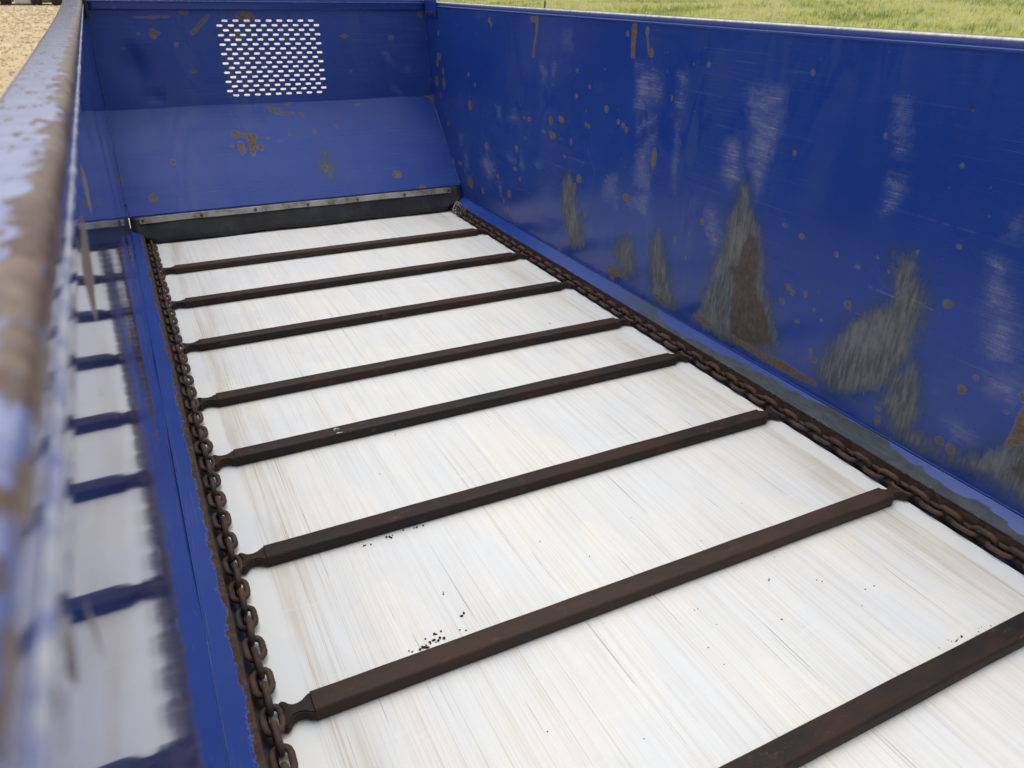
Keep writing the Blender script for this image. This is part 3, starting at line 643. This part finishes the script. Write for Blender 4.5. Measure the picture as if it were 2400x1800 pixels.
lscr_glint = [[(random.uniform(2.5, 5), z_), (random.uniform(.2, 1.5), z_ + random.uniform(-.015, .015))] for z_ in (.10, .115, .13, .16, .18, .20, .235, .26, .31, .36, .40, .55, .7, .8, 1.0, 1.08)] + [[(4.9, .9), (.3, .86)], [(4.8, .62), (.4, .60)], [(4.9, .45), (.4, .47)], [(4.4, .3), (.3, .28)], [(4.6, .21), (.3, .22)], [(4.9, .14), (.5, .15)]]  # left wall scratches, with bright reflection lines painted among them
wl = sheet('side_wall', ysl, zsl, lambda u, v: np.stack([XL + 0.0085 * (v - 0.083) / 1.11 + wav(u, v, 0.8), u, v], 1), M['wall_l'], None,
           rustd=ldots, rustp=LRUST, abr=[[(2.3, .085), (2.0, .12), (1.4, .135), (.7, .15), (.2, .15), (.2, .085)]], prim=[[(1.25, .085), (1.0, .115), (.6, .125), (.2, .125), (.2, .085)]], scr=lscr_glint)
par(wl); wl['label'] = 'glossy left wall mirroring the floor'
# outer skins and posts of the side walls
mk(box, 'outer_skin', (XR + 0.014, XR + 0.03, Y0, YF, 0.0, 1.158), M['paint'])
mk(box, 'outer_skin', (XL - 0.034, XL - 0.012, Y0, YF, 0.0, 1.158), M['paint'])
for yy in (0.2, 1.6, 3.0, 4.4):
    mk(box, 'side_post', (XR + 0.031, XR + 0.085, yy, yy + 0.06, 0.0, 1.157), M['paint'])
    mk(box, 'side_post', (XL - 0.085, XL - 0.035, yy, yy + 0.06, 0.0, 1.157), M['paint'])
# top rails
sts = list(np.arange(Y0, YF + 0.1, 0.05))
rl = mk(extrude_profile, 'top_rail', rounded(-0.2145, -0.1572, 1.160, 1.2135, 0.010, 5), ('y', sts), M['rail_l'], None, True)
for v in rl.data.vertices:
    if v.co.x < -0.19 and v.co.y > 0.9: v.co.x -= 0.026 * ((v.co.y - 0.9) / 3.5) ** 2
rl['label'] = 'left top rail with its inner edge worn to rust'
mk(extrude_profile, 'top_rail', rounded(1.8245, 1.905, 1.160, 1.2140, 0.007, 4), ('y', sts), M['rail_r'], None, True)
# weld beads along the rails
M['pale_tone'] = simple('pale_weld', (0.16, 0.19, 0.40), (0.52, 0.53, 0.58), 60, 0.3, 0, 0.3, 0.35, 0.6)  # paler mottled blue-grey for the left bead
def bead(pts, rad, jit=0.25, step=0.012, mat='weld'):
    P = []
    for a, b in zip(pts[:-1], pts[1:]):
        a, b = Vector(a), Vector(b); n = max(2, int((b - a).length / step))
        for i in range(n):
            p = a.lerp(b, i / n)
            P.append(p + Vector((random.uniform(-1, 1), random.uniform(-1, 1), random.uniform(-1, 1))) * rad * 0.12)
    P.append(Vector(pts[-1]))
    return par(tube_path('weld_bead', P, rad, M[mat], None, 7, jit))
bead([(-0.1585, Y0, 1.1880), (-0.1585, 5.1, 1.1880)], 0.0034, 0.15, 0.02, mat='pale_tone')
bead([(1.8210, Y0, 1.1880), (1.8210, 5.1, 1.1880)], 0.0050, 0.06, 0.09)
# front sheet with punched slots
def front3(u, v):
    t = (v - 0.645) / 0.515
    dent = 0.020 * np.exp(-((u - 0.03) / 0.07) ** 2 - ((v - 0.87) / 0.11) ** 2) - 0.010 * np.exp(-((u - 0.09) / 0.09) ** 2 - ((v - 0.98) / 0.06) ** 2) + 0.012 * np.exp(-((u - 0.11) / 0.05) ** 2 - ((v - 0.70) / 0.03) ** 2)
    dent += 0.006 * np.exp(-((u - 1.6) / 0.18) ** 2 - ((v - 0.95) / 0.16) ** 2)
    return np.stack([u, 5.10 + 0.055 * t + dent + 0.5 * wav(u, v), v], 1)
PX, PZ = 0.0633, 0.02545
SX0, SZ1 = 0.5625, 1.102                       # first slot of the top row
hx0 = SX0 - PX; hx1 = SX0 + 9 * PX; hz1 = SZ1 + PZ / 2; hz0 = SZ1 - 16.5 * PZ
V, F = [], []
def quad(u0, u1, v0, v1):
    k = len(V); V.extend([(u0, v0), (u1, v0), (u1, v1), (u0, v1)]); F.append((k, k + 1, k + 2, k + 3))
us = np.concatenate([np.arange(XL + 0.001, hx0 - 0.004, 0.01), [hx0], np.linspace(hx0, hx1, 64)[1:-1], [hx1], np.arange(hx1 + 0.01, XR - 0.003, 0.01), [XR - 0.001]])
vs = np.concatenate([np.arange(0.645, hz0 - 0.004, 0.01), [hz0], hz0 + PZ * np.arange(1, 17), [hz1], np.arange(hz1 + 0.009, 1.168, 0.009)])
for i in range(len(us) - 1):
    for j in range(len(vs) - 1):
        uc, vc = (us[i] + us[i + 1]) / 2, (vs[j] + vs[j + 1]) / 2
        if hx0 < uc < hx1 and hz0 < vc < hz1: continue
        quad(us[i], us[i + 1], vs[j], vs[j + 1])
sl = []
for r in range(17):
    zc = SZ1 - r * PZ
    n = 9 if r % 2 == 0 else 10
    xs = SX0 - (0 if n == 9 else PX / 2)
    if n == 9:
        quad(hx0, SX0 - PX / 2, zc - PZ / 2, zc + PZ / 2); quad(SX0 + 8.5 * PX, hx1, zc - PZ / 2, zc + PZ / 2)
    for c in range(n):
        xc = xs + c * PX
        hl, rr = 0.0115, 0.0060
        loop = [(xc + hl + rr * math.cos(R(a_)), zc + rr * math.sin(R(a_))) for a_ in (-90, -45, 0, 45, 90)] + [(xc - hl + rr * math.cos(R(a_)), zc + rr * math.sin(R(a_))) for a_ in (90, 135, 180, 225, 270)]
        u0, u1, v0, v1 = xc - PX / 2, xc + PX / 2, zc - PZ / 2, zc + PZ / 2
        outer = [(xc + hl, v0), (u1, v0), (u1, zc), (u1, v1), (xc + hl, v1), (xc - hl, v1), (u0, v1), (u0, zc), (u0, v0), (xc - hl, v0)]
        k = len(V); V.extend(loop); V.extend(outer)
        for q in range(10):
            F.append((k + q, k + 10 + q, k + 10 + (q + 1) % 10, k + (q + 1) % 10))
P = np.array(V)
me = bpy.data.meshes.new('front_panel'); me.from_pydata(front3(P[:, 0], P[:, 1]).tolist(), [], F)
for k, v in wear(P, rustd=FDOTS, rustp=FRUST, abr=FABR).items():
    at = me.attributes.new(k, 'FLOAT', 'POINT'); at.data.foreach_set('value', v.astype(np.float32))
bm = bmesh.new(); bm.from_mesh(me); bmesh.ops.remove_doubles(bm, verts=bm.verts, dist=1e-5); bmesh.ops.recalc_face_normals(bm, faces=bm.faces)
if sum(f.normal.y for f in bm.faces) > 0: bmesh.ops.reverse_faces(bm, faces=bm.faces)
bm.to_mesh(me); bm.free()
fp = par(mesh_obj('front_panel', me, M['front'])); fp['label'] = 'dented front sheet punched with rows of oblong slots'
so = fp.modifiers.new('thickness', 'SOLIDIFY'); so.thickness = 0.004; so.offset = -1
# chute below it
SL = math.hypot(0.49, 0.50)
ch = sheet('chute_panel', np.linspace(XL + 0.001, XR - 0.001, 230), np.linspace(0, SL, 80),
           lambda u, v: np.stack([u, 5.10 - 0.49 * v / SL + 0.4 * wav(u, v), 0.645 - 0.50 * v / SL + 0.4 * wav(u, v + 3) * np.sin(np.pi * v / SL)], 1), M['chute'], None,
           rustd=SDOTS, prim=SPRIM)
par(ch)
so = ch.modifiers.new('thickness', 'SOLIDIFY'); so.thickness = 0.004; so.offset = 1
# front rail
mk(extrude_profile, 'front_rail', [(a, b) for a, b in rounded(5.140, 5.20, 1.160, 1.222, 0.006, 3)], ('x', list(np.linspace(XL + 0.003, XR - 0.003, 40))), M['paint'], None, True)
bead([(XL + 0.01, 5.139, 1.2015), (XR - 0.01, 5.139, 1.2015)], 0.0045)
bead([(XR - 0.001, 5.150, 1.158), (XR - 0.001, 5.098, 0.645), (XR - 0.001, 4.612, 0.150)], 0.0045)
bead([(XL + 0.011, 5.150, 1.158), (XL + 0.006, 5.098, 0.645), (XL + 0.002, 4.66, 0.200)], 0.003)
# corner plates
cp = mk(box, 'corner_plate', (XR - 0.012, XR - 0.002, 4.945, 5.137, 1.130, 1.26), M['paint'], None, 0.002)
for yy in (4.985, 5.03, 5.075):
    bm = bmesh.new(); bmesh.ops.create_cone(bm, cap_ends=True, segments=6, radius1=0.009, radius2=0.008, depth=0.012, matrix=Matrix.Translation((XR - 0.018, yy, 1.152)) @ Matrix.Rotation(R(90), 4, 'Y'))
    b = bm_obj('bolt', bm, M['bolt']); b.parent = cp
mk(box, 'corner_plate', (XL + 0.0135, XL + 0.030, 4.93, 5.137, 1.120, 1.26), M['black'], None, 0.003)
# ledges above the chains
for nm, sx, mat in (('l', -1, M['ledge_l']), ('r', 1, M['ledge_r'])):
    xi = -0.108 if sx < 0 else 1.758; xo = XL - 0.003 if sx < 0 else XR + 0.003
    prof = [(xi, -0.012), (xi, 0.050), (xi + sx * 0.002, 0.0525), (xo, 0.086), (xo, -0.012)]
    mk(extrude_profile, 'chain_ledge', prof, ('y', list(np.arange(Y0, 4.60, 0.04))), mat, None, False, 0.0012)
    xs_ = XL + 0.002 if sx < 0 else XR - 0.002
    bead([(xs_, Y0, 0.0865), (xs_, 4.6, 0.0865)], 0.0022, 0.2, 0.03)
# floor
mk(box, 'floor_sheet', (-0.085, 1.7145, Y0, 4.75, -0.0115, 0.0), M['floor'])
mk(box, 'floor_pan', (XL, XR, Y0, 5.2, -0.03, -0.0118), simple('grimy_pan', (0.018, 0.013, 0.011), (0.020, 0.026, 0.075), 5, 0.6, 0, 0.3, 0.40, 0.60))
# rubber flap with clamp bar
V, F = [], []
nx, nz = 60, 7
for i in range(nx):
    x = XL + 0.012 + (XR - XL - 0.022) * i / (nx - 1)
    endl = max(0, 1 - (x - XL) / 0.10); endr = max(0, 1 - (XR - x) / 0.13)
    for j in range(nz):
        t = j / (nz - 1)
        lift = 0.055 * endl ** 0.8 + 0.060 * endr ** 0.7
        z = 0.142 - (0.130 - lift) * t
        y = 4.612 - 0.070 * t ** 0.9 - 0.006 * math.sin(x * 9) * t
        V.append((x, y - 0.004, z + 0.003 * math.sin(x * 13) * t))
for i in range(nx - 1):
    for j in range(nz - 1):
        F.append((i * nz + j, (i + 1) * nz + j, (i + 1) * nz + j + 1, i * nz + j + 1))
me = bpy.data.meshes.new('rubber_flap'); me.from_pydata(V, [], F)
fl = par(mesh_obj('rubber_flap', me, M['rubber'], None, True))
so = fl.modifiers.new('thickness', 'SOLIDIFY'); so.thickness = 0.007; so.offset = 0
V, F = [], []
for i in range(41):
    x = -0.115 + 1.855 * i / 40
    e = 0.004 * max(0, 1 - i / 4)
    for (y, z) in ((4.6005, 0.142), (4.594, 0.141), (4.579, 0.113), (4.586, 0.112)):
        V.append((x, y - e + 0.001 * math.sin(x * 17), z + 0.0012 * math.sin(x * 11) + 0.0006 * random.uniform(-1, 1)))
for i in range(40):
    for j in range(4):
        F.append((i * 4 + j, i * 4 + (j + 1) % 4, (i + 1) * 4 + (j + 1) % 4, (i + 1) * 4 + j))
F += [(0, 1, 2, 3), (163, 162, 161, 160)]
me = bpy.data.meshes.new('clamp_bar'); me.from_pydata(V, [], F)
cb = par(mesh_obj('clamp_bar', me, M['zinc']))
bolt_me = None
for xb in (-0.098, 0.209, 0.506, 0.812, 1.117, 1.424, 1.724):
    if bolt_me is None:
        bm = bmesh.new(); bmesh.ops.create_uvsphere(bm, u_segments=10, v_segments=6, radius=0.0085)
        for v in bm.verts: v.co.z *= 0.7
        bolt_me = bpy.data.meshes.new('bolt'); bm.to_mesh(bolt_me); bm.free(); bolt_me.materials.append(M['bolt'])
        bolt_me.polygons.foreach_set('use_smooth', [True] * len(bolt_me.polygons))
    b = link(bpy.data.objects.new('bolt', bolt_me), cb)
    b.location = (xb, 4.5845, 0.1275); b.rotation_euler = (R(60), 0, 0)
mk(box, 'bulkhead', (XL + 0.002, XR - 0.002, 5.106, 5.112, -0.0115, 0.64), M['paint'])
# under-frame seen only past the edges
mk(box, 'frame_beam', (0.15, 0.27, Y0, 5.4, -0.20, -0.031), M['paint'])
mk(box, 'frame_beam', (1.38, 1.50, Y0, 5.4, -0.20, -0.031), M['paint'])

# ------------------------------------------------------------------ conveyor: slats and chains
conv = thing('slat_conveyor', 'rusty iron slat conveyor with two link chains on the white floor', 'conveyor', (0.825, 2.2, 0.0))
CO = Matrix.Translation((-0.825, -2.2, 0.0))
SLAT_Y = [4.027, 3.527, 3.028, 2.529, 2.129, 1.630, 1.130, 0.631, 0.131]
prof = rounded(-0.055, 0.0, 0.0015, 0.034, 0.0075, 3, 0.002)
V, F = [], []
xs = np.linspace(0, 1.65, 34); npf = len(prof)
for x in xs:
    for (a, b) in prof:
        V.append((x, a + 0.0012 * mnoise.noise(Vector((x * 5, a * 30, 1))), b + 0.0010 * mnoise.noise(Vector((x * 6, a * 30, 7)))))
for i in range(len(xs) - 1):
    for j in range(npf):
        k = (j + 1) % npf; F.append((i * npf + j, (i + 1) * npf + j, (i + 1) * npf + k, i * npf + k))
F.append(tuple(range(npf))); F.append(tuple(range((len(xs) - 1) * npf, len(xs) * npf))[::-1])
slat_me = bpy.data.meshes.new('slat'); slat_me.from_pydata(V, [], F)
bm = bmesh.new(); bm.from_mesh(slat_me); bmesh.ops.recalc_face_normals(bm, faces=bm.faces)
for f in bm.faces: f.smooth = len(f.verts) == 4
for e in bm.edges:
    if e.is_manifold and e.calc_face_angle(0) > 0.9: e.smooth = False
bm.to_mesh(slat_me); bm.free(); slat_me.materials.append(M['slat'])
# end lug: necked plate that hugs a link
half = [(0.0015, 0.0265), (-0.004, 0.0268), (-0.010, 0.0225), (-0.018, 0.0165), (-0.028, 0.0135), (-0.037, 0.0140), (-0.044, 0.0190), (-0.050, 0.0280), (-0.056, 0.0330), (-0.064, 0.030), (-0.060, 0.016), (-0.056, 0.006)]
out = half + [(x, -y) for x, y in half[::-1]]
bm = bmesh.new()
top = [bm.verts.new((x, y - 0.0275, 0.0285 if x > -0.04 else 0.0285 - (-(x + 0.04)) * 0.15)) for x, y in out]
bot = [bm.verts.new((x, y - 0.0275, 0.006)) for x, y in out]
bm.faces.new(top); bm.faces.new(bot[::-1])
for i in range(len(out)):
    j = (i + 1) % len(out); bm.faces.new((top[i], bot[i], bot[j], top[j]))
bmesh.ops.recalc_face_normals(bm, faces=bm.faces)
es = [e for e in bm.edges if all(v in top for v in e.verts)]
bmesh.ops.bevel(bm, geom=es, offset=0.003, segments=2, affect='EDGES')
lug_me = bpy.data.meshes.new('end_lug'); bm.to_mesh(lug_me); bm.free(); lug_me.materials.append(M['slat'])
# chain link
def link_mesh(name, wire, inner, width, sx=1.0, sides=8, arc=7):
    hl = inner / 2 - (width / 2 - wire / 2) + wire / 2; rr = width / 2 - wire / 2
    hl = max(hl, 0.001)
    path = [(rr * math.cos(R(180 * i / arc)), hl + rr * math.sin(R(180 * i / arc))) for i in range(arc + 1)] + [(rr * math.cos(R(180 + 180 * i / arc)), -hl + rr * math.sin(R(180 + 180 * i / arc))) for i in range(arc + 1)]
    V, F = [], []; n = len(path)
    for i, (x, y) in enumerate(path):
        p0 = Vector((*path[i - 1], 0)); p1 = Vector((*path[(i + 1) % n], 0)); t = (p1 - p0).normalized(); a = Vector((t.y, -t.x, 0))
        for j in range(sides):
            q = 2 * math.pi * j / sides
            V.append(Vector((x, y, 0)) + (a * math.cos(q) * sx + Vector((0, 0, 1)) * math.sin(q)) * wire / 2)
    for i in range(n):
        for j in range(sides):
            k = (j + 1) % sides; i2 = (i + 1) % n
            F.append((i * sides + j, i * sides + k, i2 * sides + k, i2 * sides + j))
    me = bpy.data.meshes.new(name); me.from_pydata(V, [], F)
    bm = bmesh.new(); bm.from_mesh(me); bmesh.ops.recalc_face_normals(bm, faces=bm.faces); bm.to_mesh(me); bm.free()
    me.polygons.foreach_set('use_smooth', [True] * len(me.polygons)); me.materials.append(M['chain'])
    return me
lk = link_mesh('chain_link', 0.0145, 0.050, 0.050)
lkc = link_mesh('connector_link', 0.019, 0.050, 0.062, 0.9, 6, 5)
def cpar(o):
    o.parent = conv; o.matrix_parent_inverse = CO
    return o
for i, y in enumerate(SLAT_Y):
    s_ = cpar(link(bpy.data.objects.new('slat', slat_me)))
    s_.location = (random.uniform(-.002, .002), y, 0.0); s_.rotation_euler = (0, 0, random.uniform(-.003, .003))
    for e in (0, 1):
        l_ = link(bpy.data.objects.new('end_lug', lug_me), s_)
        if e: l_.matrix_local = Matrix.Translation((1.65, -0.055, 0)) @ Matrix.Rotation(math.pi, 4, 'Z')
PT = 0.04994
yl0 = SLAT_Y[0] - 0.0275
for side, xc in ((0, -0.0795), (1, 1.7315)):
    k = -12
    while True:
        y = yl0 - k * PT
        if y < 0.12: break
        flat = k % 2 == 0
        conn = (k == 36)
        o = cpar(link(bpy.data.objects.new('connector_link' if conn else 'chain_link', lkc if conn else lk)))
        dz = -0.012 * max(0, -k - 9) if k < -9 else 0
        o.location = (xc + random.uniform(-.0012, .0012), y, 0.0245 + random.uniform(-.0008, .0008) + dz - (0.006 if flat else 0))
        rot = (0 if flat else math.pi / 2) + R(random.uniform(-9, 9)) + (R(14) if side else R(0)) * (0.4 if flat else -1)
        o.rotation_euler = (R(random.uniform(-1.5, 1.5)), rot, R(random.uniform(-1.5, 1.5)))
        k += 1

# ------------------------------------------------------------------ small things
# twine round the far right end of the chain
pts = []
for i in range(70):
    t = i / 69; a = t * 2 * math.pi * 3.2
    pts.append((1.722 + 0.026 * math.cos(a) + 0.012 * math.sin(a * 0.37), 4.47 - 0.10 * t + 0.016 * math.sin(a * 0.8), 0.040 + 0.030 * math.sin(a) + 0.014 * math.sin(3 * a * 0.61)))
tw = tube_path('twine', pts, 0.0020, M['twine'], None, 6)
tw['label'] = 'frayed pinkish twine looped round the far end of the right chain'; tw['category'] = 'twine'
# crumbs on the floor
bm = bmesh.new()
extra = [(random.uniform(0.05, 1.6), random.uniform(0.5, 4.4)) for _ in range(35)]
for n_, (x, y) in enumerate(CRUMBS + extra):
    s_ = random.uniform(0.0016, 0.0036) * (1.0 if n_ < 25 else 0.55) if n_ < len(CRUMBS) else random.uniform(0.0008, 0.002)
    if any(Y - 0.062 < y < Y + 0.006 for Y in SLAT_Y): continue
    for _ in range(2 if n_ < len(CRUMBS) and random.random() < .5 else 1):
        r_ = bmesh.ops.create_icosphere(bm, subdivisions=1, radius=s_)
        sx, sy = random.uniform(.7, 1.5), random.uniform(.7, 1.5); ox, oy = random.uniform(-.006, .006), random.uniform(-.006, .006)
        for v in r_['verts']:
            v.co = Vector((x + ox + v.co.x * sx * random.uniform(.7, 1.3), y + oy + v.co.y * sy * random.uniform(.7, 1.3), s_ * 0.55 + v.co.z * 0.65))
cr_ = bm_obj('dirt_crumbs', bm, M['crumb']); cr_['kind'] = 'stuff'
cr_['label'] = 'scattered dark dirt crumbs on the white floor'; cr_['category'] = 'dirt'
# bird dropping on the fifth slat
bm = bmesh.new()
for (x, y, s_) in ((0.315, -0.018, .0065), (0.323, -0.024, .003), (0.317, -0.046, .006), (0.327, -0.048, .003), (0.309, -0.030, .002)):
    r_ = bmesh.ops.create_icosphere(bm, subdivisions=2, radius=s_)
    for v in r_['verts']:
        k = 1 + 0.5 * mnoise.noise(v.co * 160 + Vector((x * 90, 0, 0)))
        v.co = Vector((x + v.co.x * k * 1.2, 2.129 + y + v.co.y * k * 0.8, 0.0345 + v.co.z * 0.10))
bd = bm_obj('bird_dropping', bm, M['white'], None, True); bd['label'] = 'small white bird dropping splashed on a brown iron slat'; bd['category'] = 'dropping'
# marker rod on the outside of the right rail
mr = thing('marker_rod', 'thin black and white rod standing up behind the right rail', 'rod', (1.886, 3.66, 1.10))
for z0, z1, mt in ((0.0, 0.142, 'black'), (0.142, 0.152, 'white'), (0.152, 0.42, 'black')):
    bm = bmesh.new(); bmesh.ops.create_cone(bm, cap_ends=True, segments=10, radius1=0.0042, radius2=0.0042, depth=z1 - z0, matrix=Matrix.Translation((0, 0, (z0 + z1) / 2)))
    bm_obj('band' if mt == 'white' else 'shaft', bm, M[mt], mr, True)
# far farm machine at the edge of the gravel
fm_ = thing('farm_trailer', 'distant green and white trailer on dark tyres at the edge of the gravel', 'trailer', (-6.0, 97.5, GZ))
def fbox(name, dims, mat): return box(name, dims, M[mat], fm_, 0.03)
fbox('chassis', (-4.0, 4.2, 1.1, 1.6, 0.62, 0.85), 'tyre')
fbox('side_panel', (-3.6, -0.9, 1.0, 1.05, 0.30, 1.9), 'green')
fbox('side_panel', (-0.85, 0.62, 1.0, 1.05, 0.10, 1.9), 'cream')
fbox('side_panel', (0.67, 4.2, 1.0, 1.05, 0.22, 1.9), 'green')
fbox('bumper', (-3.6, 4.2, 0.9, 1.3, 0.02, 0.14), 'tyre')
for xw in (-1.55, 1.1, 2.9):
    bm = bmesh.new(); bmesh.ops.create_cone(bm, cap_ends=True, segments=28, radius1=0.62, radius2=0.62, depth=0.95, matrix=Matrix.Translation((xw, 0.0, 0.62)) @ Matrix.Rotation(R(90), 4, 'Y'))
    bmesh.ops.bevel(bm, geom=[e for e in bm.edges if len([f for f in e.link_faces if len(f.verts) > 4])], offset=0.12, segments=3, affect='EDGES')
    w_ = bm_obj('wheel', bm, M['tyre'], fm_, True)
    bm = bmesh.new(); bmesh.ops.create_cone(bm, cap_ends=True, segments=20, radius1=0.30, radius2=0.26, depth=1.0, matrix=Matrix.Translation((xw, 0.0, 0.62)) @ Matrix.Rotation(R(90), 4, 'Y'))
    bm_obj('rim', bm, M['bolt'], w_)
